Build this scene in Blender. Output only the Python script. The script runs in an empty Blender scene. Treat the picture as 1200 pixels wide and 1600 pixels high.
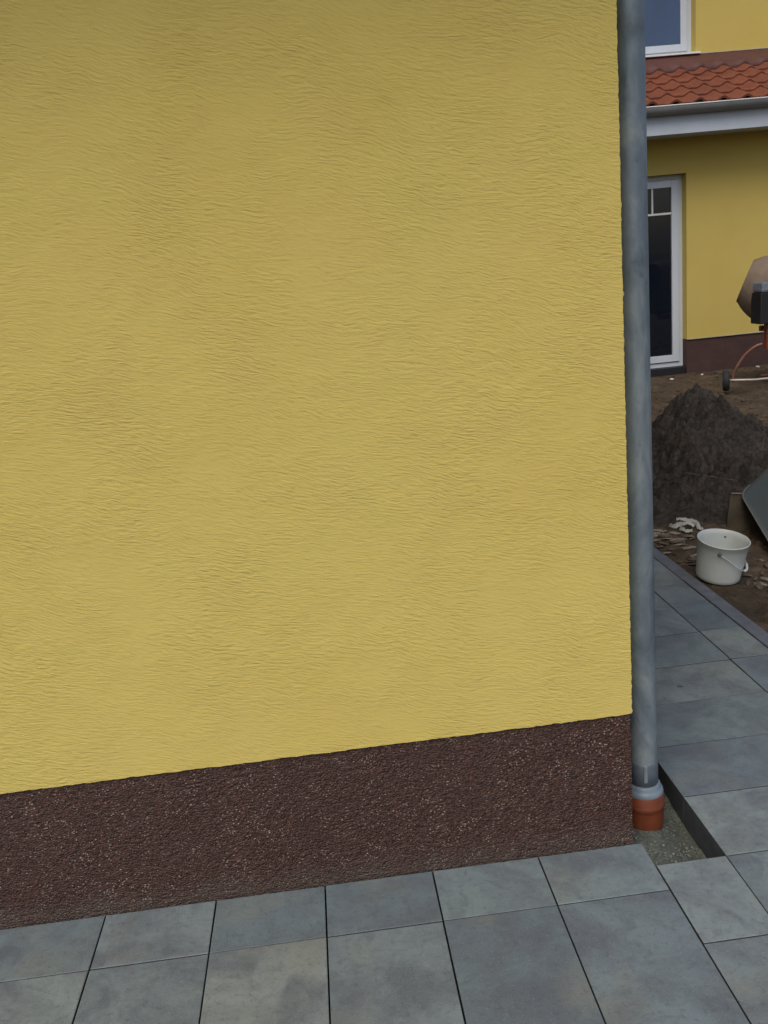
import bpy, bmesh, math, random
import numpy as np
from mathutils import Vector, Matrix, noise
R = math.radians
random.seed(7)
S = bpy.context.scene

# ------------------------------------------------------------------ camera
cam_d = bpy.data.cameras.new('camera'); cam = bpy.data.objects.new('camera', cam_d)
S.collection.objects.link(cam); S.camera = cam
cam_d.sensor_fit = 'VERTICAL'; cam_d.sensor_height = 24.0
cam_d.lens = 24.0 * 1409.87 / 1600.0
cam_d.clip_start = 0.05; cam_d.clip_end = 500
yaw, pitch, roll = 0.0629, 0.25968, -0.0938
fwd = Vector((math.sin(yaw)*math.cos(pitch), math.cos(yaw)*math.cos(pitch), -math.sin(pitch)))
rt = Vector((math.cos(yaw), -math.sin(yaw), 0)); up = rt.cross(fwd)
r2 = rt*math.cos(roll) + up*math.sin(roll); u2 = r2.cross(fwd)
CAM = Vector((-0.77674, -2.16687, 1.62032))
m = Matrix((r2, u2, -fwd)).transposed().to_4x4(); m.translation = CAM
cam.matrix_world = m
S.render.resolution_x = 768; S.render.resolution_y = 1024

# ------------------------------------------------------------------ light
SUN_EL, SUN_AZ = R(52), R(205)        # azimuth measured clockwise from +Y
w = bpy.data.worlds.new('World'); S.world = w; w.use_nodes = True
nt = w.node_tree; nt.nodes.clear()
sky = nt.nodes.new('ShaderNodeTexSky'); sky.sky_type = 'NISHITA'; sky.sun_disc = False
sky.sun_elevation = SUN_EL; sky.sun_rotation = SUN_AZ
sky.air_density = 1.0; sky.dust_density = 3.0; sky.ozone_density = 1.0
bg = nt.nodes.new('ShaderNodeBackground'); bg.inputs['Strength'].default_value = 0.12
wo = nt.nodes.new('ShaderNodeOutputWorld')
nt.links.new(sky.outputs[0], bg.inputs[0]); nt.links.new(bg.outputs[0], wo.inputs[0])
sd = bpy.data.lights.new('sun', 'SUN'); sd.energy = 1.4; sd.angle = R(40); sd.color = (1, .96, .90)
sun = bpy.data.objects.new('sun', sd); S.collection.objects.link(sun)
sdir = Vector((math.sin(SUN_AZ)*math.cos(SUN_EL), math.cos(SUN_AZ)*math.cos(SUN_EL), math.sin(SUN_EL)))
sun.rotation_euler = sdir.to_track_quat('Z', 'Y').to_euler()
S.view_settings.view_transform = 'Standard'; S.view_settings.look = 'None'
S.view_settings.exposure = 0.16; S.view_settings.gamma = 1.0

# ------------------------------------------------------------------ material helpers
class N:
    def __init__(s, name):
        s.m = bpy.data.materials.new(name); s.m.use_nodes = True
        s.t = s.m.node_tree; s.t.nodes.clear()
        s.out = s.t.nodes.new('ShaderNodeOutputMaterial')
        s.b = s.t.nodes.new('ShaderNodeBsdfPrincipled')
        s.l(s.b.outputs[0], s.out.inputs[0])
        s.tc = s.t.nodes.new('ShaderNodeTexCoord')
    def l(s, a, b): s.t.links.new(a, b)
    def mapping(s, scale, src=None, rot=(0,0,0), loc=(0,0,0)):
        n = s.t.nodes.new('ShaderNodeMapping'); n.inputs['Scale'].default_value = scale
        n.inputs['Rotation'].default_value = rot; n.inputs['Location'].default_value = loc
        s.l(src or s.tc.outputs['Object'], n.inputs['Vector']); return n.outputs[0]
    def noise(s, vec, scale, detail=4, rough=.5, dist=0, col=False):
        n = s.t.nodes.new('ShaderNodeTexNoise'); n.inputs['Scale'].default_value = scale
        n.inputs['Detail'].default_value = detail; n.inputs['Roughness'].default_value = rough
        n.inputs['Distortion'].default_value = dist
        s.l(vec, n.inputs['Vector']); return n.outputs['Color' if col else 0]
    def voro(s, vec, scale, feature='F1', out='Distance', rnd=1):
        n = s.t.nodes.new('ShaderNodeTexVoronoi'); n.feature = feature
        n.inputs['Scale'].default_value = scale; n.inputs['Randomness'].default_value = rnd
        s.l(vec, n.inputs['Vector']); return n.outputs[out]
    def ramp(s, fac, stops, interp='LINEAR'):
        n = s.t.nodes.new('ShaderNodeValToRGB'); cr = n.color_ramp; cr.interpolation = interp
        while len(cr.elements) < len(stops): cr.elements.new(.5)
        for e, (p, c) in zip(cr.elements, stops):
            e.position = p; e.color = (c, c, c, 1) if not hasattr(c, '__len__') else (*c, 1)
        s.l(fac, n.inputs[0]); return n.outputs[0]
    def math(s, op, a, b=None, c=None):
        n = s.t.nodes.new('ShaderNodeMath'); n.operation = op
        for i, v in enumerate((a, b, c)):
            if v is None: continue
            if isinstance(v, (int, float)): n.inputs[i].default_value = v
            else: s.l(v, n.inputs[i])
        return n.outputs[0]
    def mix(s, fac, a, b, mode='MIX'):
        n = s.t.nodes.new('ShaderNodeMix'); n.data_type = 'RGBA'; n.blend_type = mode
        for i, v in ((0, fac), (6, a), (7, b)):
            if isinstance(v, (int, float)): n.inputs[i].default_value = v
            elif isinstance(v, tuple): n.inputs[i].default_value = (*v, 1)
            else: s.l(v, n.inputs[i])
        return n.outputs[2]
    def vadd(s, a, b):
        n = s.t.nodes.new('ShaderNodeVectorMath'); n.operation = 'ADD'
        s.l(a, n.inputs[0]); s.l(b, n.inputs[1]); return n.outputs[0]
    def vscale(s, a, v):
        n = s.t.nodes.new('ShaderNodeVectorMath'); n.operation = 'MULTIPLY'
        s.l(a, n.inputs[0]); n.inputs[1].default_value = v; return n.outputs[0]
    def bump(s, h, dist, strength=1, prev=None):
        n = s.t.nodes.new('ShaderNodeBump'); n.inputs['Distance'].default_value = dist
        n.inputs['Strength'].default_value = strength
        s.l(h, n.inputs['Height'])
        if prev is not None: s.l(prev, n.inputs['Normal'])
        s.l(n.outputs[0], s.b.inputs['Normal']); return n.outputs[0]
    def set(s, col=None, rough=None, metal=None, spec=None):
        for k, v in (('Base Color', col), ('Roughness', rough), ('Metallic', metal), ('Specular IOR Level', spec)):
            if v is None: continue
            if isinstance(v, tuple): s.b.inputs[k].default_value = (*v, 1)
            elif isinstance(v, (int, float)): s.b.inputs[k].default_value = v
            else: s.l(v, s.b.inputs[k])
        return s.m

def plain(name, col, rough=.5, metal=0, var=.15, scale=6, bump=0, bscale=60, spec=.5):
    n = N(name); v = n.noise(n.tc.outputs['Object'], scale, 5, .6)
    c2 = tuple(x*(1-var) for x in col); c1 = tuple(min(1, x*(1+var)) for x in col)
    c = n.ramp(v, [(.3, c2), (.7, c1)])
    if bump: n.bump(n.noise(n.tc.outputs['Object'], bscale, 4, .6), bump)
    return n.set(c, rough, metal, spec)

def mat_plaster(name, strength=1.0, tone=1.0):
    n = N(name); o = n.tc.outputs['Object']
    big = n.noise(o, 2.6, 3, .6, 0, True)                     # bends the trowel strokes
    med = n.noise(o, 9, 2, .5, 0, True)
    sx = n.t.nodes.new('ShaderNodeSeparateXYZ'); n.l(o, sx.inputs[0])
    cx = n.t.nodes.new('ShaderNodeCombineXYZ'); n.l(n.math('MULTIPLY', sx.outputs[0], .25), cx.inputs[2])
    o1 = n.vadd(n.vadd(o, cx.outputs[0]), n.vscale(big, (0, 0, .09)))
    o2 = n.vadd(o1, n.vscale(med, (0, 0, .016)))
    st = n.noise(n.mapping((34, 34, 156), o2), 1, 3, .65, .3)
    st2 = n.noise(n.mapping((42, 42, 200), o2, (0, R(-8), 0), (3, 1, 7)), 1, 2, .5, .3)
    patch = n.ramp(n.noise(o, 3.4, 4, .6), [(.36, .32), (.62, 1.05)])
    fine = n.noise(o, 300, 4, .75)
    h = n.math('ADD', n.math('MULTIPLY', st, 1.0), n.math('MULTIPLY', st2, .4))
    h = n.math('ADD', n.math('MULTIPLY', h, patch), n.math('MULTIPLY', fine, .16))
    n.bump(h, .0048*strength, .9)
    bl = n.noise(o, 1.3, 4, .6); bl2 = n.noise(n.mapping((1, 1, 1), o, (0,0,0), (9, 2, 4)), 5, 4, .6)
    c = n.ramp(bl, [(.30, (.600, .460, .118)), (.50, (.622, .488, .132)), (.70, (.610, .488, .134))])
    c = n.mix(n.ramp(bl2, [(.45, 0.), (.75, .35)]), c, (.615, .44, .14))
    # darker brown mixed in along the grooves of the strokes
    c = n.mix(n.ramp(st, [(.25, .22), (.45, 0.)]), c, (.40, .29, .07))
    if tone != 1.0: c = n.mix(1.0, c, (tone, tone*.98, tone*.98), 'MULTIPLY')
    return n.set(c, .88, 0, .25)

def mat_plinth():
    n = N('brown_stone_plaster'); o = n.tc.outputs['Object']
    ow = n.vadd(o, n.vscale(n.noise(o, 6, 3, .5, 0, True), (.05, .05, .05)))
    mp = n.mapping((165, 165, 205), ow)
    d = n.voro(mp, 1); cc = n.voro(mp, 1, 'F1', 'Color')
    sep = n.t.nodes.new('ShaderNodeSeparateColor'); n.l(cc, sep.inputs[0])
    tr = n.noise(n.mapping((60, 60, 95), ow), 1, 4, .65)
    grad = n.noise(o, 3, 4, .6)
    c = n.ramp(sep.outputs[0], [(0, (.030, .0100, .0060)), (.5, (.058, .0215, .0135)), (1, (.092, .040, .026))])
    c = n.mix(n.ramp(grad, [(.4, 0.), (.8, .6)]), c, (.046, .019, .012))
    lite = n.math('MULTIPLY', n.ramp(sep.outputs[1], [(.80, 0.), (.90, 1.)]), n.ramp(d, [(.22, 1.), (.46, 0.)]))
    lite = n.math('MULTIPLY', lite, n.ramp(n.noise(o, 5, 3, .6), [(.34, .35), (.60, 1.)]))
    c = n.mix(lite, c, (.42, .33, .26))
    sz = n.t.nodes.new('ShaderNodeSeparateXYZ'); n.l(o, sz.inputs[0])
    zz = n.math('ADD', sz.outputs[2], n.math('MULTIPLY', n.noise(o, 7, 4, .65), .11))
    c = n.mix(n.ramp(zz, [(.045, .55), (.13, 0.)]), c, (.095, .078, .062))     # splashed dust at the foot
    h = n.math('ADD', n.math('MULTIPLY', n.ramp(d, [(0, 1.), (.7, 0.)]), .5), n.math('MULTIPLY', tr, 1.6))
    n.bump(h, .006, 1.0)
    rg = n.ramp(sep.outputs[2], [(0, .30), (1, .7)])
    return n.set(c, rg, 0, .5)

def mat_slab():
    n = N('grey_concrete_slab'); o = n.tc.outputs['Object']
    g = n.t.nodes.new('ShaderNodeNewGeometry'); rnd = g.outputs['Random Per Island']
    off = n.t.nodes.new('ShaderNodeCombineXYZ')
    n.l(n.math('MULTIPLY', rnd, 37.), off.inputs[0]); n.l(n.math('MULTIPLY', rnd, 91.), off.inputs[1])
    oo = n.vadd(o, off.outputs[0])
    base = n.ramp(rnd, [(0, (.120, .156, .172)), (.35, (.190, .232, .232)), (.6, (.142, .178, .198)), (1, (.216, .250, .242))])
    cl = n.noise(oo, 5.5, 6, .62, .6)
    c = n.mix(n.ramp(cl, [(.40, 0.), (.62, .75)]), base, (.096, .108, .122))
    md = n.noise(oo, 15, 5, .68, .8)
    c = n.mix(n.ramp(md, [(.50, 0.), (.68, .50)]), c, (.090, .098, .114))
    yl = n.noise(n.mapping((1, 1, 1), oo, (0,0,0), (5, 8, 2)), 4.2, 4, .55)
    c = n.mix(n.ramp(yl, [(.52, 0.), (.74, .55)]), c, (.205, .212, .172))
    sp = n.noise(oo, 60, 5, .7)
    c = n.mix(n.ramp(sp, [(.30, .45), (.47, 0.)]), c, (.060, .070, .080))
    wh = n.noise(oo, 230, 2, .6)
    c = n.mix(n.ramp(wh, [(.60, 0.), (.72, .45)]), c, (.28, .30, .30))
    h = n.math('ADD', n.math('MULTIPLY', n.noise(oo, 34, 4, .6), 1.), n.math('MULTIPLY', n.noise(oo, 260, 3, .7), .4))
    n.bump(h, .0022, .8)
    return n.set(c, n.ramp(cl, [(.3, .48), (.7, .68)]), 0, .5)

def mat_soil(name, dark, light, red, sc=1.0, bumpd=.02):
    n = N(name); o = n.tc.outputs['Object']
    a = n.noise(o, 2.2*sc, 6, .65, .5); b = n.noise(o, 17*sc, 6, .7, .4)
    c = n.ramp(a, [(.35, dark), (.55, light), (.75, red)])
    c = n.mix(n.ramp(b, [(.35, .75), (.60, 0.)]), c, tuple(x*.45 for x in dark))
    f = n.noise(o, 120*sc, 4, .7)
    c = n.mix(n.ramp(f, [(.62, 0.), (.74, .40)]), c, tuple(x*2.2 for x in light))
    h = n.math('ADD', b, n.math('MULTIPLY', f, .25)); n.bump(h, bumpd)
    return n.set(c, .92, 0, .2)

def mat_zinc():
    n = N('weathered_zinc'); o = n.tc.outputs['Object']
    a = n.noise(n.mapping((9, 9, 4), o), 1, 6, .65, 1.0)
    st = n.noise(n.mapping((70, 70, 3), o), 1, 4, .6)
    c = n.ramp(a, [(.32, (.120, .155, .185)), (.50, (.205, .245, .275)), (.70, (.330, .375, .375))])
    c = n.mix(n.ramp(st, [(.52, 0.), (.72, .30)]), c, (.27, .31, .33))
    sp = n.noise(o, 42, 4, .7); c = n.mix(n.ramp(sp, [(.66, 0.), (.76, .5)]), c, (.34, .37, .38))
    dk = n.noise(n.mapping((1, 1, 1), o, (0,0,0), (4, 4, 4)), 22, 3, .6)
    c = n.mix(n.ramp(dk, [(.66, 0.), (.78, .45)]), c, (.055, .07, .08))
    n.bump(n.noise(o, 30, 3, .5), .0015)
    return n.set(c, n.ramp(a, [(.3, .45), (.7, .65)]), .4, .5)

def mat_tile():
    n = N('red_clay_tile'); o = n.tc.outputs['Object']
    a = n.noise(o, 3.0, 5, .6); b = n.noise(o, 40, 4, .6)
    c = n.ramp(a, [(.3, (.155, .046, .022)), (.55, (.220, .066, .030)), (.75, (.185, .062, .034))])
    c = n.mix(n.ramp(b, [(.35, .4), (.55, 0.)]), c, (.085, .027, .017))
    cv = n.t.nodes.new('ShaderNodeSeparateColor'); n.l(n.voro(n.mapping((3.64, 3.5, 3.5), o), 1, 'F1', 'Color'), cv.inputs[0])
    c = n.mix(n.ramp(cv.outputs[0], [(.2, .45), (.8, 0.)]), c, (.130, .044, .026))
    n.bump(b, .002); return n.set(c, .75, 0, .3)

def mat_glass(name, col, rough, ior):
    n = N(name); o = n.tc.outputs['Object']
    n.b.inputs['IOR'].default_value = ior
    a = n.noise(n.mapping((4, 4, 1), o), 1, 2, .5)
    n.bump(a, .003, .3)
    return n.set(n.ramp(a, [(.3, col), (.7, tuple(x*.75 for x in col))]), rough, 0, .5)

M = {
 'wall': mat_plaster('yellow_brushed_plaster'),
 'farwall': mat_plaster('yellow_plaster_far', .3, .84),
 'plinth': mat_plinth(),
 'farplinth': plain('brown_plinth_far', (.056, .026, .022), .8, 0, .2, 8, .004, 90),
 'slab': mat_slab(),
 'slabside': plain('shaded_earthy_slab_edge', (.040, .040, .044), .9, 0, .3, 20, .002, 90),  # dirty slab sides, with joint and pit shade put into the colour
 'grit': plain('grey_grit', (.17, .175, .155), .85, 0, .45, 60),
 'kerb': plain('dark_concrete', (.112, .118, .138), .85, 0, .22, 14, .002, 120),
 'soil': mat_soil('brown_soil', (.064, .046, .029), (.122, .088, .056), (.140, .088, .051)),
 'mound': mat_soil('dark_clay', (.032, .027, .023), (.080, .070, .060), (.072, .055, .043), 2.4, .018),
 'sand': mat_soil('grey_green_sand', (.115, .128, .104), (.160, .172, .138), (.140, .140, .115), 5, .006),
 'zinc': mat_zinc(),
 'tile': mat_tile(),
 'darkzinc': plain('dull_dark_zinc', (.105, .125, .150), .45, .3, .25, 20),
 'flash': plain('red_flashing', (.085, .029, .021), .7, 0, .15, 3),
 'white': plain('white_plastic', (.50, .54, .59), .45, 0, .05, 3),
 'whitesill': plain('white_painted_sill', (.66, .66, .64), .5, 0, .05, 3),
 'trim': plain('cream_drip_trim', (.42, .38, .26), .6, 0, .1, 5),
 'fascia': plain('pale_painted_wood', (.45, .50, .56), .55, 0, .06, 4),
 'gutter': plain('grey_zinc_gutter', (.20, .21, .21), .5, .3, .12, 5),
 'doorglass': mat_glass('dark_door_glass', (.007, .010, .017), .03, 1.5),
 'winglass': mat_glass('painted_sky_glass', (.022, .050, .125), .04, 1.8),  # blue base colour paints the sky reflection into the pane
 'black': plain('black_plastic', (.008, .008, .010), .5, 0, .2, 10),
 'rubber': plain('black_rubber', (.018, .018, .018), .8, 0, .2, 20),
 'lid': plain('dusty_grey_lid', (.14, .155, .18), .7, 0, .3, 20, .003, 60),
 'drum': plain('cement_dusted_drum', (.165, .118, .080), .75, 0, .28, 5, .003, 30),
 'orange': plain('orange_red_paint', (.17, .030, .011), .45, 0, .2, 8),
 'rust': plain('faded_orange_tube', (.21, .095, .062), .6, 0, .2, 12),
 'steel': plain('pale_steel', (.50, .44, .40), .5, .3, .15, 10),
 'kg': plain('orange_drain_plastic', (.165, .040, .014), .5, 0, .22, 18, .001, 60),
 'gasket': plain('pale_grey_rubber', (.16, .20, .235), .45, 0, .15, 25),
 'bucket': plain('white_bucket_plastic', (.55, .57, .53), .42, 0, .10, 7, .0006, 40),
 'bucketin': plain('bucket_inside', (.46, .52, .50), .5, 0, .12, 9),
 'wire': plain('dark_wire', (.10, .10, .09), .5, .4, .2, 20),
 'board': plain('weathered_board', (.060, .046, .028), .85, 0, .35, 12, .003, 60),
 'pale_wood': plain('pale_wood', (.19, .155, .10), .8, 0, .3, 20, .002, 90),
 'chip': plain('bark_chip', (.095, .068, .048), .85, 0, .45, 22, .002, 90),
 'chip2': plain('bark_chip_pale', (.20, .165, .125), .85, 0, .35, 22, .002, 90),
 'sheet': plain('grey_green_sheet', (.060, .068, .060), .5, .3, .12, 4),
 'sheetrim': plain('sheet_rim', (.13, .145, .14), .5, .3, .1, 9),
 'scrap': plain('white_film', (.62, .60, .54), .5, 0, .15, 9),
 'stone': plain('pale_stone', (.50, .47, .42), .8, 0, .25, 30),
 'paint': plain('yellow_paint', (.55, .50, .25), .6, 0, .1, 30),
}

# ------------------------------------------------------------------ mesh helpers
COL = S.collection
def obj(name, bm, mat, parent=None, smooth=False):
    bmesh.ops.recalc_face_normals(bm, faces=bm.faces)
    me = bpy.data.meshes.new(name); bm.to_mesh(me); bm.free()
    me.materials.append(mat if not isinstance(mat, str) else M[mat])
    if smooth:
        for p in me.polygons: p.use_smooth = True
    o = bpy.data.objects.new(name, me); COL.objects.link(o)
    if parent: o.parent = parent
    return o
def tag(o, label=None, cat=None, group=None, kind=None):
    if label: o['label'] = label
    if cat: o['category'] = cat
    if group: o['group'] = group
    if kind: o['kind'] = kind
    return o
def thing(name, label, cat, loc=(0,0,0), group=None):
    o = bpy.data.objects.new(name, None); COL.objects.link(o); o.location = loc
    o.empty_display_size = .1
    return tag(o, label, cat, group)
def box(bm, x0, x1, y0, y1, z0, z1, bev=0):
    t = bmesh.new()
    v = [t.verts.new((x, y, z)) for x in (x0, x1) for y in (y0, y1) for z in (z0, z1)]
    for f in ((0,1,3,2),(4,6,7,5),(0,4,5,1),(2,3,7,6),(0,2,6,4),(1,5,7,3)): t.faces.new([v[i] for i in f])
    bmesh.ops.recalc_face_normals(t, faces=t.faces)
    if bev: bmesh.ops.bevel(t, geom=t.edges[:], offset=bev, segments=2, affect='EDGES', profile=.6)
    merge(bm, t)
def merge(bm, t, M4=None):
    if M4 is not None: bmesh.ops.transform(t, matrix=M4, verts=t.verts)
    mp = {v: bm.verts.new(v.co) for v in t.verts}
    for f in t.faces:
        try: bm.faces.new([mp[v] for v in f.verts])
        except ValueError: pass
    t.free()
def B(*a, **k):
    bm = bmesh.new(); box(bm, *a, **k); return bm
def extrude_poly(bm, pts, axis, a0, a1):
    def P(u, v, a): return (a, u, v) if axis == 'x' else ((u, a, v) if axis == 'y' else (u, v, a))
    A = [bm.verts.new(P(u, v, a0)) for u, v in pts]; C = [bm.verts.new(P(u, v, a1)) for u, v in pts]
    n = len(pts)
    for i in range(n): bm.faces.new((A[i], A[(i+1) % n], C[(i+1) % n], C[i]))
    bm.faces.new(A[::-1]); bm.faces.new(C)
def lathe(bm, prof, seg=48, c=(0,0,0), close=False, wob=0):
    rings = []
    for r, z in prof:
        ring = []
        for i in range(seg):
            a = 2*math.pi*i/seg; rr = r*(1 + wob*math.sin(2*a+z*9))
            ring.append(bm.verts.new((c[0]+rr*math.cos(a), c[1]+rr*math.sin(a), c[2]+z)))
        rings.append(ring)
    for a, b in zip(rings, rings[1:]):
        for i in range(seg): bm.faces.new((a[i], a[(i+1) % seg], b[(i+1) % seg], b[i]))
    if close: bm.faces.new(rings[0][::-1]); bm.faces.new(rings[-1])
def tube(bm, pts, r, seg=10):
    pts = [Vector(p) for p in pts]; rings = []
    prev = None
    for i, p in enumerate(pts):
        d = (pts[min(i+1, len(pts)-1)] - pts[max(i-1, 0)]).normalized()
        s = d.cross(Vector((0, 0, 1)) if abs(d.z) < .95 else Vector((1, 0, 0))).normalized()
        if prev is not None and s.dot(prev) < 0: s = -s
        prev = s; t = d.cross(s); rr = r[i] if hasattr(r, '__len__') else r
        rings.append([bm.verts.new(p + (s*math.cos(2*math.pi*k/seg) + t*math.sin(2*math.pi*k/seg))*rr) for k in range(seg)])
    for a, b in zip(rings, rings[1:]):
        for k in range(seg): bm.faces.new((a[k], a[(k+1) % seg], b[(k+1) % seg], b[k]))
    bm.faces.new(rings[0][::-1]); bm.faces.new(rings[-1])
def curve(pts, n=8):
    out = []; P = [Vector(p) for p in pts]; P = [P[0]*2-P[1]] + P + [P[-1]*2-P[-2]]
    for i in range(1, len(P)-2):
        for k in range(n):
            t = k/n; a, b, c, d = P[i-1:i+3]
            out.append(.5*((2*b)+(c-a)*t+(2*a-5*b+4*c-d)*t*t+(3*b-a-3*c+d)*t**3))
    out.append(P[-2]); return out
def fbm(x, y, z=0, o=5, H=.9, lac=2.1): return noise.fractal(Vector((x, y, z)), H, lac, o)

# ------------------------------------------------------------------ ground (one sheet)
def lin(a, b, s): return list(np.arange(a, b, s))
XS = [-150, -60, -20, -8, -4, -2, -.8, -.3, -.1] + lin(-.03, .26, .012) + lin(.3, .95, .15) + lin(.955, 1.9, .016) + lin(1.9, 3.2, .03) + lin(3.2, 5.6, .05) + [6, 7, 9, 12, 20, 40, 90, 200]
YS = [-150, -60, -20, -8, -4, -2, -1, -.3] + lin(-.15, .6, .014) + lin(.6, 3.4, .02) + lin(3.4, 9.1, .03) + [9.3, 10, 12, 16, 25, 50, 100, 300]
def smooth(a, b, x):
    t = min(1, max(0, (x-a)/(b-a))); return t*t*(3-2*t)
def soil_z(x, y):
    near = smooth(1.0, 1.12, x)
    n1 = fbm(x*1.1, y*1.1, 3, 3)*.035
    n2 = fbm(x*6, y*6, 1, 4)*.016
    n3 = max(0, fbm(x*17, y*17, 7, 4))*.020
    z = -.012 + (n1+n2)*near + n3*(.4+.6*near)
    z += .03*smooth(7.5, 9, y)
    # hollow beyond the bucket
    z -= .10*math.exp(-((x-1.62)**2/.05 + (y-2.45)**2/.08))
    return z
def ground_z(x, y):
    if 1.0 > x > .965 or x <= .965:
        if -.02 < x < .215 and -.12 < y < .50:
            t = smooth(.06, .20, x)
            return -.038 - .064*t*(1-.4*smooth(.1, .45, y)) + fbm(x*22, y*22, 4, 4)*.006 + .012*math.exp(-((x-.02)**2+(y+.08)**2)/.004)
        if x < 1.0: return -.14 if (x > -8 and y > -8 and y < 12) else -.03
    return soil_z(x, y)
bm = bmesh.new()
g = [[bm.verts.new((x, y, ground_z(x, y) if (x < 7 and y < 9.6 and y > -8) else -.05)) for y in YS] for x in XS]
for i in range(len(XS)-1):
    for j in range(len(YS)-1): bm.faces.new((g[i][j], g[i+1][j], g[i+1][j+1], g[i][j+1]))
ground = obj('ground', bm, 'soil', smooth=True); tag(ground, kind='structure')
ground.data.materials.append(M['sand'])
for p in ground.data.polygons:
    if p.center.x < .5 and -.3 < p.center.x and -.3 < p.center.y < .6: p.material_index = 1

# ------------------------------------------------------------------ paving
bm = bmesh.new(); GAP = .0020
def slab(x0, x1, y0, y1, z=None):
    t = bmesh.new()
    zt = random.uniform(-.0012, .0012) if z is None else z
    box(t, x0+GAP, x1-GAP, y0+GAP, y1-GAP, -.125, 0)
    ed = [e for e in t.edges if all(v.co.z > -.01 for v in e.verts)]
    bmesh.ops.bevel(t, geom=ed, offset=.0018, segments=2, affect='EDGES', profile=.5)
    a, b = random.uniform(-.0018, .0018), random.uniform(-.0018, .0018)
    for v in t.verts:
        v.co.z += zt + a*(v.co.x-x0) + b*(v.co.y-y0)
        v.co.x += random.uniform(-.0004, .0004); v.co.y += random.uniform(-.0004, .0004)
    merge(bm, t)
for i in range(14):
    xa = -(i+1)*.3; slab(xa, xa+.3, -.2045, -.001)
    for k in range(3): slab(xa, xa+.3, -.2045-.6*(k+1), -.2045-.6*k)
Y0, SY = -.104, .2895
ysB = [Y0 + k*SY for k in range(-6, 34)]
slab(0, .197, Y0-.301, Y0); slab(0, .197, Y0-.602, Y0-.301); slab(0, .197, Y0-.903, Y0-.602); slab(0, .197, Y0-1.204, Y0-.903)
for k, y in enumerate(ysB):
    slab(.197, .755, y, y+SY); slab(.755, .9385, y, y+SY)
    if y > .45: slab(-.02, .197, y, y+SY)
slab(-.02, .197, .478, ysB[ysB.index([v for v in ysB if v > .45][0])])
paving = obj('paving', bm, 'slab'); tag(paving, kind='structure')
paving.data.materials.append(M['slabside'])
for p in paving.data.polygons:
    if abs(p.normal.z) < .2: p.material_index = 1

bm = bmesh.new()
for k in range(-2, 12):
    box(bm, .9405+random.uniform(-.001,.001), 1.006, k*.9963-.02, k*.9963+.974, -.13, .004+random.uniform(-.002,.002), bev=.004)
kerb = obj('kerb', bm, 'kerb'); tag(kerb, kind='structure')

# loose grains lying in the drain pit
def pebble(bm, c, rr, seed):
    t = bmesh.new(); bmesh.ops.create_icosphere(t, subdivisions=1, radius=rr)
    for v in t.verts: v.co *= 1+.35*noise.noise(v.co*200+Vector((seed, 0, 0)))
    for v in t.verts: v.co.z *= .65
    merge(bm, t, Matrix.Translation(c))
bm = bmesh.new()
for k in range(330):
    x, y = random.uniform(-.01, .192), random.uniform(-.1, .42)
    rr = random.choice((.0012, .0018, .0025, .004))*random.uniform(.8, 1.3)
    pebble(bm, (x, y, ground_z(x, y)+rr*.3), rr, k)
tag(obj('gravel', bm, 'grit'), 'fine grey grit lying on the sand in the drain pit', 'gravel', kind='stuff')

# ------------------------------------------------------------------ near house
nh = thing('yellow_house', 'yellow plastered house corner with brown plinth filling the foreground', 'house', (-2, 3, 0))
def at_parent(o, p):
    o.parent = p; o.matrix_parent_inverse = Matrix.Translation(-p.location); return o
def jit(n, a): return [noise.noise(Vector((i*.53, 2.7, a)))*.0022 + random.uniform(-.0006, .0006) for i in range(n)]
XC, HP, WT = -.020, .403, 3.05
pts = [(-6, WT), (-6, HP)]
nx = 600
jj = jit(nx, 1.)
pts += [(-5.9 + (5.9+XC)*i/nx, HP + jj[i]) for i in range(nx)]
nz = 420; jj = jit(nz, 9.)
pts += [(XC + jj[i], HP + (WT-HP)*(i+.5)/nz) for i in range(nz)]
pts += [(XC, WT)]
bm = bmesh.new(); extrude_poly(bm, pts, 'y', 0, 6.6)
at_parent(obj('wall', bm, 'wall'), nh)
bm = bmesh.new()
pts = [(-6, HP-.004), (-6, -.13), (XC-.003, -.13)] + [(XC-.003+random.uniform(-.0016, .0016), -.1+.5*i/60) for i in range(60)] + [(XC-.003, HP-.004)]
extrude_poly(bm, pts, 'y', .006, 6.59)
at_parent(obj('plinth', bm, 'plinth'), nh)
bm = bmesh.new()
extrude_poly(bm, [(-.52, 2.95), (-.52, 3.07), (3.3, 4.9), (7.0, 3.12), (7.0, 2.98), (6.62, 3.048), (-.02, 3.048)], 'x', -6.3, .22)
at_parent(obj('roof', bm, 'tile'), nh)
bm = bmesh.new(); tube(bm, [(-6.3, -.59, 3.0), (.24, -.59, 3.0)], .06, 16)
at_parent(obj('gutter', bm, 'gutter'), nh)

# downpipe (in front of the side wall, just round the corner)
PX, PY = .063, .150
bm = bmesh.new(); prof = []
z = .075
while z < 2.11: prof.append((.0392+.0003*noise.noise(Vector((1, 3, z*9))), z)); z += .03
prof += [(.0392, 2.119), (.0399, 2.121), (.0399, 2.16)]
z = 2.2
while z < 2.95: prof.append((.0399, z)); z += .05
lathe(bm, prof, 56, (PX, PY, 0))
for v in bm.verts: v.co.x -= .004*smooth(0, 2.1, v.co.z)
dp = at_parent(obj('downpipe', bm, 'zinc', smooth=True), nh)
bm = bmesh.new(); lathe(bm, [(.0394, .168), (.0415, .166), (.0415, .10), (.0400, .098)], 56, (PX, PY, 0))
sl = at_parent(obj('sleeve', bm, 'darkzinc', smooth=True), nh); sl.parent = dp; sl.matrix_parent_inverse = Matrix()
bm = bmesh.new(); tube(bm, [(PX+.01, PY+.0385, .075), (PX+.006, PY+.0385, 2.09)], .0012, 6)
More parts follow.
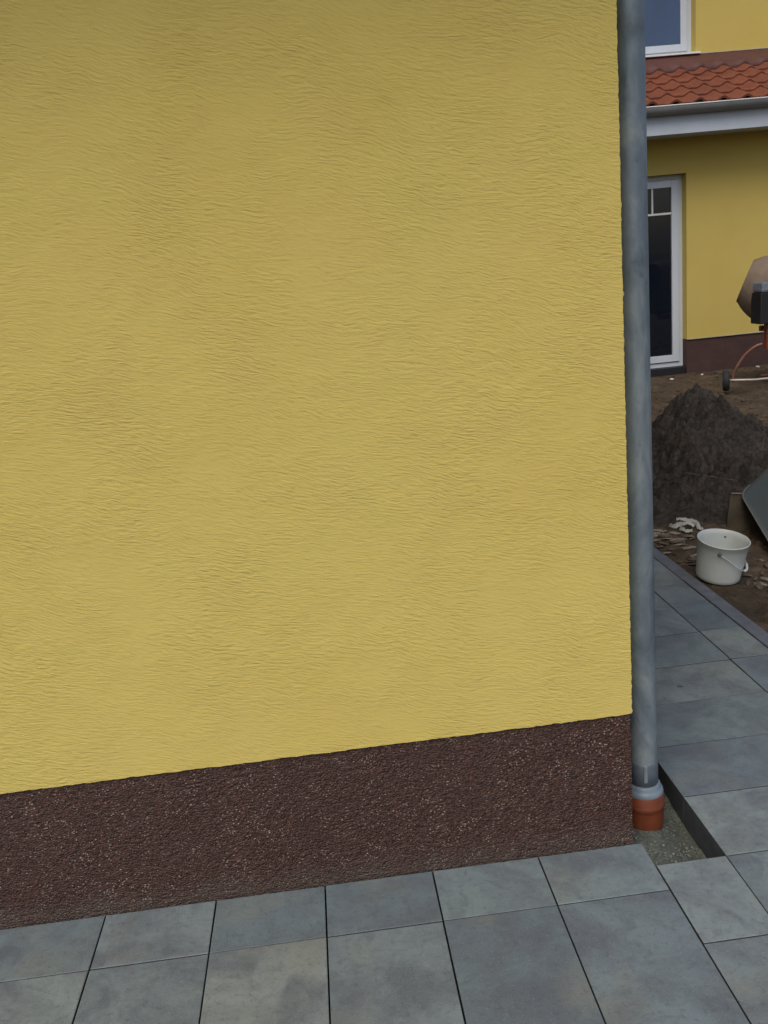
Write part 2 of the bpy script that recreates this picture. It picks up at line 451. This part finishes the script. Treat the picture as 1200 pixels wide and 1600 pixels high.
o = obj('seam', bm, 'zinc', dp)
bm = bmesh.new(); box(bm, PX-.014, PX-.004, PY-.0445, PY-.040, .115, .168, .001); obj('sleeve_fold', bm, 'zinc', sl)
bm = bmesh.new(); bmesh.ops.create_icosphere(bm, subdivisions=2, radius=.0045, matrix=Matrix.Translation((PX-.036, PY-.0205, 1.51)) @ Matrix.Diagonal((.8, .5, 1.5, 1)))
obj('paint_spot', bm, 'paint', dp)
bm = bmesh.new(); tube(bm, [(PX, PY, 2.94), (PX+.01, PY-.1, 3.0), (PX+.01, -.59, 2.99)], .04, 16)
obj('offset_bend', bm, 'zinc', dp, True)

# drain socket
ds = thing('drain_socket', 'orange plastic drain socket in the sand pit under the downpipe', 'drain pipe', (PX, PY, -.05))
bm = bmesh.new(); lathe(bm, [(.034, -.045), (.046, -.032), (.0520, -.012), (.0555, .030), (.0565, .062), (.0570, .069), (.0595, .073), (.0600, .079), (.0590, .085), (.0565, .090), (.0562, .116), (.054, .119), (.050, .117)], 56)
obj('socket_body', bm, 'kg', ds, True)
bm = bmesh.new(); lathe(bm, [(.0555, .114), (.0560, .119), (.0545, .127), (.0505, .131), (.0480, .134), (.0475, .142), (.0440, .146), (.0400, .147)], 56)
obj('rubber_seal', bm, 'gasket', ds, True)

# ------------------------------------------------------------------ far house
FY, UY = 9.0, 10.1
fh = thing('yellow_neighbour_house', 'yellow plastered house across the dug up yard with red pent roof', 'house', (4, 9, 0))
def F(name, bm, mat, smooth=False, parent=None):
    o = at_parent(obj(name, bm, mat, smooth=smooth), fh)
    if parent: o.parent = parent; o.matrix_parent_inverse = Matrix()
    return o
DX0, DX1, DZ0, DZ1 = 2.35, 3.935, .10, 2.43
bm = bmesh.new()
PZ = .452
for (a, b, c, d) in ((-1, DX0, PZ, 3.02), (DX1, 9, PZ, 3.02), (DX0, DX1, DZ1, 3.02)): box(bm, a, b, FY, FY+.30, c, d)
F('lower_wall', bm, 'farwall')
bm = bmesh.new()
box(bm, -1, DX0, FY+.012, FY+.30, -.2, PZ); box(bm, DX1, 9, FY+.012, FY+.30, -.2, PZ); box(bm, DX0, DX1, FY+.012, FY+.30, -.2, .02)
F('plinth', bm, 'farplinth')
bm = bmesh.new(); box(bm, DX1+.0, 9, FY-.006, FY+.011, PZ-.007, PZ+.004); F('plinth_trim', bm, 'trim')
# patio door
FD = FY+.13
def frame(bm, x0, x1, z0, z1, wd, y0, y1, bev=.004):
    box(bm, x0, x0+wd, y0, y1, z0, z1, bev); box(bm, x1-wd, x1, y0, y1, z0, z1, bev)
    box(bm, x0+wd, x1-wd, y0, y1, z0, z0+wd, bev); box(bm, x0+wd, x1-wd, y0, y1, z1-wd, z1, bev)
bm = bmesh.new(); frame(bm, DX0, DX1-.0, DZ0+.01, DZ1, .052, FD, FD+.08)
door = F('patio_door', bm, 'white')
bm = bmesh.new(); frame(bm, DX0+.054, DX1-.054, .175, DZ1-.056, .085, FD-.018, FD+.055)
F('door_sash', bm, 'white', parent=door)
bm = bmesh.new(); box(bm, DX0+.12, DX1-.12, FD+.012, FD+.03, .2, DZ1-.12); F('pane', bm, 'doorglass', parent=door)
bm = bmesh.new(); box(bm, DX0+.139, DX1-.139, FD, FD+.011, 1.975, 1.998); F('glazing_bar', bm, 'whitesill', parent=door)
for k in range(5):
    bm = bmesh.new(); xx = 3.562-k*.235
    box(bm, xx-.010, xx+.010, FD+.0005, FD+.0108, 1.9985, DZ1-.142); F('glazing_bar', bm, 'whitesill', parent=door)
bm = bmesh.new(); box(bm, DX0, DX1-.02, FY+.02, FD-.002, .021, .108); F('threshold', bm, 'black', parent=door)
# upper wall with window
WX0, WX1, WZ0, WZ1 = 3.0, 4.53, 3.965, 5.2
bm = bmesh.new()
for (a, b, c, d) in ((-1, WX0, 3.0, 5.8), (WX1, 9, 3.0, 5.8), (WX0, WX1, 3.0, WZ0-.02), (WX0, WX1, WZ1, 5.8)): box(bm, a, b, UY, UY+.3, c, d)
F('upper_wall', bm, 'farwall')
bm = bmesh.new(); frame(bm, WX0, WX1, WZ0-.018, WZ1, .060, UY+.13, UY+.2); win = F('window', bm, 'white')
bm = bmesh.new(); frame(bm, WX0+.061, WX1-.064, WZ0+.04, WZ1-.05, .085, UY+.112, UY+.18); F('window_sash', bm, 'white', parent=win)
bm = bmesh.new(); box(bm, WX0+.12, WX1-.12, UY+.135, UY+.15, WZ0+.08, WZ1-.1); F('pane', bm, 'winglass', parent=win)
bm = bmesh.new(); box(bm, WX0-.05, WX1+.045, UY-.05, UY+.128, WZ0-.030, WZ0-.008, .003); F('sill', bm, 'whitesill', parent=win)
bm = bmesh.new(); box(bm, WX1+.046, 9, UY-.012, UY-.001, WZ0-.03, WZ0-.020); F('flashing_strip', bm, 'trim')
# main roof above (off the frame)
bm = bmesh.new(); extrude_poly(bm, [(9.6, 5.72), (9.6, 5.84), (14, 8.3), (18.4, 5.84), (18.4, 5.72), (18, 5.801), (10, 5.801)], 'x', -1.3, 9.3); F('roof', bm, 'tile')
bm = bmesh.new(); box(bm, -1, 9, UY+.31, 17.8, -.2, 5.8); F('body', bm, 'farwall')
# pent roof tiles: wavy courses lapping each other
TW, E0, E1 = .275, Vector((0, 8.44, 3.115)), Vector((0, 10.08, 3.835))
sl_d = (E1-E0); SL = sl_d.length; sd_ = sl_d.normalized(); nn = Vector((0, -sd_.z, sd_.y))
def prof_tile(x):
    t = (x/TW) % 1.0
    return .020*math.cos(2*math.pi*t) + .008*math.cos(4*math.pi*t)
bm = bmesh.new(); NC = 6; CL = .287
xs = lin(1.8, 6.9, TW/18)
for c in range(NC):
    sh = 0
    s0, s1 = c*CL-.012, (c+1)*CL+.05
    rows = []
    for (s, off) in ((s0, .0), (s0, .026), (s0+.01, .031), (s0+CL*.5, .018), (s1, .0)):
        rows.append([bm.verts.new(Vector((x, 0, 0)) + E0 + sd_*s + nn*(prof_tile(x+sh)+off+.012)) for x in xs])
    for a, b in zip(rows, rows[1:]):
        for i in range(len(xs)-1): bm.faces.new((a[i], a[i+1], b[i+1], b[i]))
rt_ = F('pent_roof', bm, 'tile', smooth=False)
bm = bmesh.new(); a = E0+sd_*.02; 
extrude_poly(bm, [(E0.y+.02, E0.z-.055), (E1.y+.015, E1.z-.055), (E1.y+.015, E1.z-.03), (E0.y+.02, E0.z-.03)], 'x', 1.8, 6.9); F('roof_deck', bm, 'black', parent=rt_)
# lead-like red apron flashing along the wall
bm = bmesh.new(); rows = []
for s in (SL-.46, SL-.455, SL-.22, SL-.01):
    rows.append([bm.verts.new(Vector((x, 0, 0)) + E0 + sd_*s + nn*((prof_tile(x)*(1.0 if s < SL-.4 else (.35 if s < SL-.1 else 0)))+(.062 if s != SL-.46 else .030))) for x in xs])
rows.append([bm.verts.new(Vector((x, UY-.004, 3.935))) for x in xs])
for a, b in zip(rows, rows[1:]):
    for i in range(len(xs)-1): bm.faces.new((a[i], a[i+1], b[i+1], b[i]))
F('flashing', bm, 'flash', smooth=True, parent=rt_)
# gutter, fascia, soffit
bm = bmesh.new(); pr = []
for k in range(13):
    a = math.pi + math.pi*k/12; pr.append((8.385+.068*math.cos(a), 3.098+.085*math.sin(a)))
pr2 = [(8.385+(y-8.385)*.95, 3.098+(z-3.098)*.95) for y, z in pr][::-1]
extrude_poly(bm, pr+pr2, 'x', 1.8, 6.9); gu = F('gutter', bm, 'gutter')
bm = bmesh.new(); tube(bm, [(1.8, 8.317, 3.100), (6.9, 8.317, 3.100)], .007, 8); F('gutter_bead', bm, 'whitesill', parent=gu)
bm = bmesh.new(); box(bm, 1.8, 6.9, 8.46, 8.485, 2.815, 3.08, .002); F('fascia', bm, 'fascia')
bm = bmesh.new(); box(bm, 1.8, 6.9, 8.486, FY-.002, 2.83, 2.85); F('soffit', bm, 'fascia')

# ------------------------------------------------------------------ clay mound
def mound_z(x, y):
    px, py = x-2.03, y-4.35
    th = math.atan2(py, px)
    wx = fbm(x*3, y*3, 5, 3)*.06; wy = fbm(x*3, y*3, 15, 3)*.06
    px += wx; py += wy
    # steep to the back and left, a long toe towards the camera, a spur to the right
    sx = .54 if px < 0 else .66
    sy = .80 if py > 0 else 1.20
    r = math.sqrt((px/sx)**2 + (py/sy)**2)
    h = .60*max(0, 1-r)**1.05 if r < 1 else 0
    h = h if h > 0 else 0
    spur = .20*math.exp(-(((px-.55)+.5*(py+.35))**2/.10 + ((py+.35)-.5*(px-.55))**2/.05))
    h += spur*.55
    toe = .12*math.exp(-((x-1.55)**2/.12 + (y-3.15)**2/.09)) + .10*math.exp(-((x-2.0)**2/.08 + (y-3.1)**2/.10))
    h += toe + .10*math.exp(-((x-1.30)**2/.05 + (y-3.35)**2/.06))
    k = smooth(0, .12, h)
    ridg = 1-abs(fbm(x*7+3*y, y*5-x*2, 2, 4))*2
    al, ac = x*.8-y*.6, x*.6+y*.8
    st = 1-abs(noise.fractal(Vector((al*3.2, ac*13, 1)), .8, 2.2, 4))*2.2
    st2 = abs(noise.fractal(Vector((al*9, ac*24, 6)), .8, 2.2, 3))
    st3 = 1-abs(noise.fractal(Vector((al*5, ac*30+al*2, 11)), .9, 2.1, 3))*2.4
    msk = .35+.65*smooth(-.15, .25, noise.noise(Vector((x*3.1, y*3.1, 2))))
    ph = ac*9.5 + al*1.2 + 1.7*noise.noise(Vector((x*2.6, y*2.6, 4))) + .5*noise.noise(Vector((x*9, y*9, 4)))
    saw = ph - math.floor(ph); saw = saw if saw < .78 else .78*(1-saw)/.22        # slumped layers with broken edges
    brk = smooth(-.25, .15, noise.noise(Vector((al*4, ac*7, 21))))
    h += k*.062*saw*brk
    h += k*(.028*st3*msk + .020*ridg + .070*st - .038*st2 + .045*fbm(x*7, y*7, 8, 3) + .012*fbm(x*26, y*26, 3, 2) - .03)
    cl = noise.voronoi(Vector((x*13, y*9+x*5, h*4)))[0][0]
    h += k*.045*(.6-min(cl, .6))
    return h
bm = bmesh.new(); mx = lin(1.03, 3.35, .0085); my = lin(2.55, 5.45, .0105)
g = []
for x in mx:
    g.append([bm.verts.new((x, y, soil_z(x, y) - .035 + mound_z(x, y)*1.0)) for y in my])
for i in range(len(mx)-1):
    for j in range(len(my)-1): bm.faces.new((g[i][j], g[i+1][j], g[i+1][j+1], g[i][j+1]))
o = obj('dirt_mound', bm, 'mound', smooth=True); tag(o, 'heap of dark grey clay dumped on the brown yard behind the bucket', 'dirt heap')

# clods lying around the foot of the heap: countless crumbs
def rock(bm, c, r, seed, flat=.7):
    t = bmesh.new(); bmesh.ops.create_icosphere(t, subdivisions=2, radius=1)
    for v in t.verts:
        d = 1 + .45*noise.noise(v.co*1.3 + Vector((seed, seed*2.1, 0)))
        v.co = Vector((v.co.x*d*r, v.co.y*d*r*.8, v.co.z*d*r*flat))
    merge(bm, t, Matrix.Translation(c) @ Matrix.Rotation(seed, 4, 'Z'))
def surf(x, y): return max(soil_z(x, y), soil_z(x, y)-.035+mound_z(x, y)) if (1.03 < x < 3.3 and 2.55 < y < 5.4) else soil_z(x, y)
bm = bmesh.new()
for k in range(900):
    x = random.uniform(1.05, 3.2); y = random.uniform(1.2, 5.2)
    r = random.choice((.004, .006, .009, .013, .022))*random.uniform(.7, 1.3)
    if x < 1.4 and r > .016: r *= .5
    if 2.5 < y and 1.03 < x < 3.3 and mound_z(x, y) > .03: continue
    rock(bm, (x, y, surf(x, y)+r*.25), r, k*.7)
for k in range(260):
    x = random.uniform(2.4, 5.2); y = random.uniform(5, 8.9); r = random.uniform(.008, .035)
    rock(bm, (x, y, surf(x, y)+r*.2), r, k*.7)
tag(obj('soil_crumbs', bm, 'soil', smooth=False), 'dark crumbs of soil strewn over the yard', 'soil', kind='stuff')

# ------------------------------------------------------------------ bucket
BX, BY = 1.112, 1.950
bz = .006
bk = thing('bucket', 'white plastic bucket standing on the soil beside the kerb', 'bucket', (BX, BY, bz))
H = .205
bm = bmesh.new()
lathe(bm, [(.0, .0), (.100, .0), (.1045, .004), (.1065, .02), (.1135, .10), (.1175, .160), (.1185, .162), (.1185, .176), (.1205, .178), (.1215, .197), (.1245, .199), (.1250, .2035), (.1230, .206), (.1195, .2045), (.1160, .18), (.1112, .10), (.1030, .016), (.098, .010), (.0, .009)], 64)
bmesh.ops.remove_doubles(bm, verts=bm.verts, dist=1e-5)
obj('bucket_body', bm, 'bucket', bk, True)
# bail hanging down on the right/front side between two pivots
a0 = R(240); piv = []
for a in (R(240), R(60)): piv.append(Vector((.1225*math.cos(a), .1225*math.sin(a), .168)))
mid = (piv[0]+piv[1])/2; out = Vector((math.cos(R(330)), math.sin(R(330)), 0))
pts = []
for k in range(25):
    t = math.pi*k/24
    p = mid + (piv[0]-piv[1])*.5*math.cos(t)*1.03
    pts.append(p + out*(.127*math.sin(t)**.8) + Vector((0, 0, -.100*math.sin(t)**1.1)))
bm = bmesh.new(); tube(bm, pts, .0026, 8); hd = obj('bail_handle', bm, 'bucketin', bk, True)
bm = bmesh.new(); tube(bm, pts[9:16], .0065, 10); obj('grip', bm, 'bucket', hd, True)
for p in piv:
    bm = bmesh.new(); bmesh.ops.create_icosphere(bm, subdivisions=2, radius=.010, matrix=Matrix.Translation(p) @ Matrix.Diagonal((1, 1, .8, 1)))
    obj('handle_lug', bm, 'wire', bk, True)
bk.rotation_euler = (R(8), R(5), 0)

# ------------------------------------------------------------------ board, lath, sheet, scraps
bm = bmesh.new()
t = bmesh.new(); box(t, -.075, .12, -.014, .014, 0, .255, .003)
for v in t.verts:
    if v.co.z > .2: v.co.x *= .8; v.co.z += .012*math.sin(v.co.x*40)
merge(bm, t, Matrix.Translation((1.60, 2.74, -.075)) @ Matrix.Rotation(R(-14), 4, 'Z') @ Matrix.Rotation(R(-9), 4, 'X') @ Matrix.Rotation(R(4), 4, 'Y'))
bo = obj('wooden_board', bm, 'board'); tag(bo, 'short weathered brown board standing upright in the soil behind the bucket', 'board')
bm = bmesh.new()
t = bmesh.new(); box(t, -.054, .022, -.0155, .0155, .2555, .261, .001)
merge(bm, t, Matrix.Translation((1.60, 2.74, -.075)) @ Matrix.Rotation(R(-14), 4, 'Z') @ Matrix.Rotation(R(-9), 4, 'X') @ Matrix.Rotation(R(4), 4, 'Y'))
obj('pale_edge', bm, 'pale_wood', bo)
bm = bmesh.new(); t = bmesh.new(); box(t, -.19, .19, -.008, .008, -.006, .006, .002)
merge(bm, t, Matrix.Translation((1.665, 3.26, surf(1.665, 3.26)+.03)) @ Matrix.Rotation(R(-60), 4, 'Z'))
tag(obj('lath', bm, 'board'), 'thin wooden lath lying at the foot of the clay heap', 'lath')

A = Vector((1.60, 2.72, .192)); Bp = Vector((1.612, 2.40, -.01)); Cp = Vector((1.93, 3.02, .262))
e1, e2 = Bp-A, Cp-A; nrm = e1.cross(e2).normalized()
if nrm.z < 0: nrm = -nrm
def sheet_pt(s, t):    # s along the lower-left edge, t up-right; round corner at (0,0)
    return A + e1*s + e2*t + nrm*(.05*math.sin(min(1, t/1.6)*math.pi)*math.sin(min(1, max(0, s/1.25))*math.pi))
outl = []
rc = .16
for k in range(9):
    a = math.pi/2*k/8; outl.append((rc-rc*math.sin(a), rc*.8-rc*.8*math.cos(a)) )
bm = bmesh.new(); ns, ntt = 16, 20
def remap(u, v):      # rounded corner near (0,0)
    s, t_ = u*1.25, v*1.6
    cr = .14
    if s < cr and t_ < cr:
        d = Vector((cr-s, cr-t_)); L = max(abs(d.x), abs(d.y)); q = d.length
        if q > 1e-6: k = L/q; s, t_ = cr-d.x*k, cr-d.y*k
    return sheet_pt(s, t_)
top = [[bm.verts.new(remap(i/ns, j/ntt)+nrm*.002) for j in range(ntt+1)] for i in range(ns+1)]
bot = [[bm.verts.new(remap(i/ns, j/ntt)-nrm*.002) for j in range(ntt+1)] for i in range(ns+1)]
for i in range(ns):
    for j in range(ntt):
        bm.faces.new((top[i][j], top[i+1][j], top[i+1][j+1], top[i][j+1]))
        bm.faces.new((bot[i][j], bot[i][j+1], bot[i+1][j+1], bot[i+1][j]))
for j in range(ntt):
    for i in (0, ns): bm.faces.new((top[i][j], top[i][j+1], bot[i][j+1], bot[i][j]))
for i in range(ns):
    for j in (0, ntt): bm.faces.new((top[i][j], top[i+1][j], bot[i+1][j], bot[i][j]))
edge = [remap(i/ns, 0) for i in range(ns, -1, -1)] + [remap(0, j/ntt) for j in range(1, 5)]
sh = obj('metal_sheet', bm, 'sheet', smooth=True); tag(sh, 'tilted grey green metal sheet with a pale rim at the right edge of the yard', 'metal sheet')
bm = bmesh.new(); tube(bm, edge, .0045, 8); obj('rolled_rim', bm, 'sheetrim', sh, True)

def scrap_mesh(L, W, T, seed, curl=.25):
    bm = bmesh.new(); n = 8; tp, bt = [], []
    for i in range(n+1):
        u = i/n-.5; wv = W*(.35+.65*math.cos(u*2.6))*(1+.3*noise.noise(Vector((u*5, seed, 0))))
        for s, lst in ((T/2, tp), (-T/2, bt)):
            z = L*curl*(.25-u*u) + .15*L*noise.noise(Vector((u*3, seed, 5)))*curl*2
            lst.append([bm.verts.new((u*L, wv*k*.5 + .2*W*noise.noise(Vector((u*4, seed+9, 0))), z+s - abs(k)*W*.18)) for k in (-1, 0, 1)])
    for i in range(n):
        for k in range(2):
            bm.faces.new((tp[i][k], tp[i+1][k], tp[i+1][k+1], tp[i][k+1]))
            bm.faces.new((bt[i][k], bt[i][k+1], bt[i+1][k+1], bt[i+1][k]))
        for k in (0, 2): bm.faces.new((tp[i][k], tp[i+1][k], bt[i+1][k], bt[i][k]))
    for i in (0, n):
        for k in range(2): bm.faces.new((tp[i][k], tp[i][k+1], bt[i][k+1], bt[i][k]))
    return bm
# two pale offcuts by the sheet
for (x, y, L, W, rz, lab) in ((2.14, 3.62, .13, .05, -48, 'curved pale wood offcut lying on the clay above the metal sheet'),
                              (2.38, 3.78, .12, .04, -15, 'small pale wood offcut at the right edge of the clay heap')):
    o = obj('wood_offcut', scrap_mesh(L, W, .014, x*7, .22), 'pale_wood', smooth=True)
    o.location = (x, y, surf(x, y)+.035); o.rotation_euler = (R(25), R(8), R(rz)); tag(o, lab, 'wood scrap')
# crumpled white film: folded strips of thin plastic
def film_pt(px, py, h=0):
    x = 1.275 + (px-1065)*.0031*.91 - (py-827)*.0100*.42; y = 2.73 - (px-1065)*.0031*.42 - (py-827)*.0100*.91
    return Vector((x, y, surf(x, y)+.006+h))
bm = bmesh.new()
def ribbon(pts, w, seed):
    P = curve([film_pt(*p) for p in pts], 7); n = len(P); A_, B_ = [], []
    for i, p in enumerate(P):
        d = (P[min(i+1, n-1)]-P[max(i-1, 0)]).normalized(); sd = Vector((-d.y, d.x, 0)).normalized()
        k = w*(.35+.65*math.sin(math.pi*(i+.5)/n))*(1+.4*noise.noise(Vector((i*.4, seed, 0))))
        row = []
        for q in range(7):
            u = q/6-.5
            row.append(bm.verts.new(p + sd*k*u + Vector((0, 0, .014*math.cos(u*math.pi)+.012*noise.noise(Vector((i*.35, u*4, seed)))))))
        A_.append(row)
    for a_, b_ in zip(A_, A_[1:]):
        for q in range(6): bm.faces.new((a_[q], a_[q+1], b_[q+1], b_[q]))
ribbon([(1048, 820, .022), (1058, 820, .026), (1072, 821, .022), (1084, 823, .018), (1090, 828, .006), (1097, 829, .002)], .030, 1)
ribbon([(1038, 825, .004), (1046, 828, .006), (1051, 826, .014), (1058, 825, .018), (1072, 826, .018), (1082, 827, .01)], .045, 5)
ribbon([(1056, 830, .004), (1060, 834, .006), (1068, 835.5, .008), (1078, 835, .006)], .028, 9)
bmesh.ops.solidify(bm, geom=bm.faces[:], thickness=.0012)
o = obj('plastic_film', bm, 'scrap', smooth=True)
tag(o, 'crumpled piece of white plastic film on the soil behind the bucket', 'plastic scrap')

# bark chips in two strewn patches
protos = []
for k in range(5):
    o = obj('bark_chip', scrap_mesh(random.uniform(.035, .085), random.uniform(.016, .032), .004, k*3.3+1, .22), 'chip2' if k in (1, 3) else 'chip', smooth=True)
    protos.append(o)
spots = []
for k in range(58): spots.append((1.03+random.random()*.28*(.4+.6*random.random()), random.uniform(2.12, 2.74), 0))
for k in range(56): spots.append((random.uniform(1.20, 1.55), random.uniform(1.50, 2.22), 1))
used = set()
for i, (x, y, c) in enumerate(spots):
    if (x-BX)**2+(y-BY)**2 < .13**2: x += .2
    p = protos[i % 5]
    if p.name not in used: o = p; used.add(p.name)
    else: o = p.copy(); COL.objects.link(o)
    s = random.uniform(.7, 1.25)
    o.location = (x, y, surf(x, y)+.008); o.scale = (s, s, s)
    o.rotation_euler = (random.uniform(-.35, .35), random.uniform(-.2, .2), random.uniform(-.9, .6) if c == 0 else random.uniform(-3, 3))
    tone = 'pale' if (i % 5) in (1, 3) else 'dark brown'
    place = ['between the kerb and the white bucket', 'on the soil right of the white bucket'][c]
    tag(o, 'curled %s bark chip strewn %s' % (tone, place), 'bark chip', '%s bark chips %s' % (tone, place))
# pale stones
for (px, py, r, lab) in ((3.05, 5.42, .030, 'white stone on the brown soil right of the clay heap'),
                         (2.92, 5.75, .018, 'small pale stone, nearer the heap of two on the brown soil'),
                         (3.13, 5.95, .020, 'small pale stone behind the clay heap near the white stone'),
                         (1.72, 3.55, .020, 'small white stone stuck in the front of the clay heap'),
                         (3.55, 8.55, .028, 'pale pebble in front of the patio door'),
                         (3.36, 7.4, .03, 'flat pale pebble beside the zinc pipe in the far soil'),
                         (4.02, 8.75, .026, 'pale pebble at the foot of the brown plinth'),
                         (4.75, 8.78, .03, 'pale pebble behind the mixer at the plinth')):
    bm = bmesh.new(); rock(bm, (0, 0, 0), r, px, .5); o = obj('stone', bm, 'stone', smooth=True)
    o.location = (px, py, surf(px, py)+r*.3); tag(o, lab, 'stone')
# twig on slab
bm = bmesh.new(); tube(bm, curve([(-.008, 0, .002), (0, .002, .004), (.011, -.002, .002)]), .0014, 6)
o = obj('twig', bm, 'rubber'); o.location = (.47, .87, .001); tag(o, 'tiny dark twig lying on a grey slab', 'twig')

# ------------------------------------------------------------------ concrete mixer
mxr = thing('concrete_mixer', 'orange concrete mixer with dusty drum and black motor box by the house', 'mixer', (4.35, 7.6, .02))
def X(name, bm, mat, smooth=False, parent=None):
    o = obj(name, bm, mat, smooth=smooth); o.parent = parent or mxr
    o.matrix_parent_inverse = Matrix.Translation(-mxr.location) if parent is None else Matrix()
    return o
mc = Vector((4.050, 7.7, 1.160)); ax = Vector((-.82, .44, .38)).normalized()
q = ax.to_track_quat('Z', 'Y').to_matrix().to_4x4()
bm = bmesh.new(); t = bmesh.new()
lathe(t, [(.228, .0), (.236, .004), (.240, -.004), (.246, -.02), (.278, -.055), (.308, -.10), (.334, -.15), (.354, -.20), (.368, -.25), (.370, -.40), (.355, -.45), (.28, -.60), (.16, -.68), (.0, -.70)], 48)
lathe(t, [(.228, .0), (.236, -.03), (.35, -.24), (.35, -.41), (.0, -.66)], 48)
merge(bm, t, Matrix.Translation(mc) @ q); drum = X('drum', bm, 'drum', True)
bm = bmesh.new(); t = bmesh.new(); lathe(t, [(.371, -.30), (.386, -.302), (.386, -.335), (.371, -.338)], 64); merge(bm, t, Matrix.Translation(mc) @ q); X('ring_gear', bm, 'rubber', False, drum)
bm = bmesh.new(); box(bm, 3.975, 4.40, 7.20, 7.42, .715, 1.045, .012); mb = X('motor_box', bm, 'black')
bm = bmesh.new(); box(bm, 3.98, 4.41, 7.19, 7.43, 1.046, 1.150, .02); X('lid', bm, 'lid', False, mb)
bm = bmesh.new(); box(bm, 4.085, 4.16, 7.27, 7.34, .44, .714, .006); box(bm, 4.20, 4.9, 7.62, 7.68, .60, .66, .006)
box(bm, 4.24, 4.30, 7.421, 7.615, .64, .70, .004); box(bm, 4.55, 4.62, 7.5, 7.56, .1, .9, .006); X('frame', bm, 'orange')
bm = bmesh.new(); tube(bm, curve([(4.05, 7.30, .50), (3.98, 7.32, .475), (3.90, 7.38, .39), (3.84, 7.42, .28), (3.815, 7.46, .19), (3.81, 7.48, .10)]), .014, 10); X('front_leg', bm, 'rust', True)
bm = bmesh.new(); tube(bm, [(3.70, 7.36, .135), (4.0, 7.34, .115), (4.9, 7.36, .11)], .012, 10); X('axle', bm, 'steel', True)
bm = bmesh.new(); tube(bm, curve([(4.58, 7.53, .2), (4.5, 7.8, .08), (4.4, 8.0, .05)]), .016, 10); X('rear_leg', bm, 'rust', True)
for xx in (3.680, 4.92):
    bm = bmesh.new(); t = bmesh.new(); lathe(t, [(.03, -.034), (.095, -.036), (.112, -.024), (.115, 0), (.112, .024), (.095, .036), (.03, .034)], 28, close=True)
    merge(bm, t, Matrix.Translation((xx, 7.36, .135)) @ Matrix.Rotation(R(-24), 4, 'Z') @ Matrix.Rotation(R(90), 4, 'Y')); wh = X('wheel', bm, 'rubber', True)
    bm = bmesh.new(); t = bmesh.new(); lathe(t, [(.0, .036), (.028, .040), (.032, .03)], 16); merge(bm, t, Matrix.Translation((xx, 7.36, .135)) @ Matrix.Rotation(R(-24), 4, 'Z') @ Matrix.Rotation(R(-90), 4, 'Y')); X('hub', bm, 'lid', True, wh)
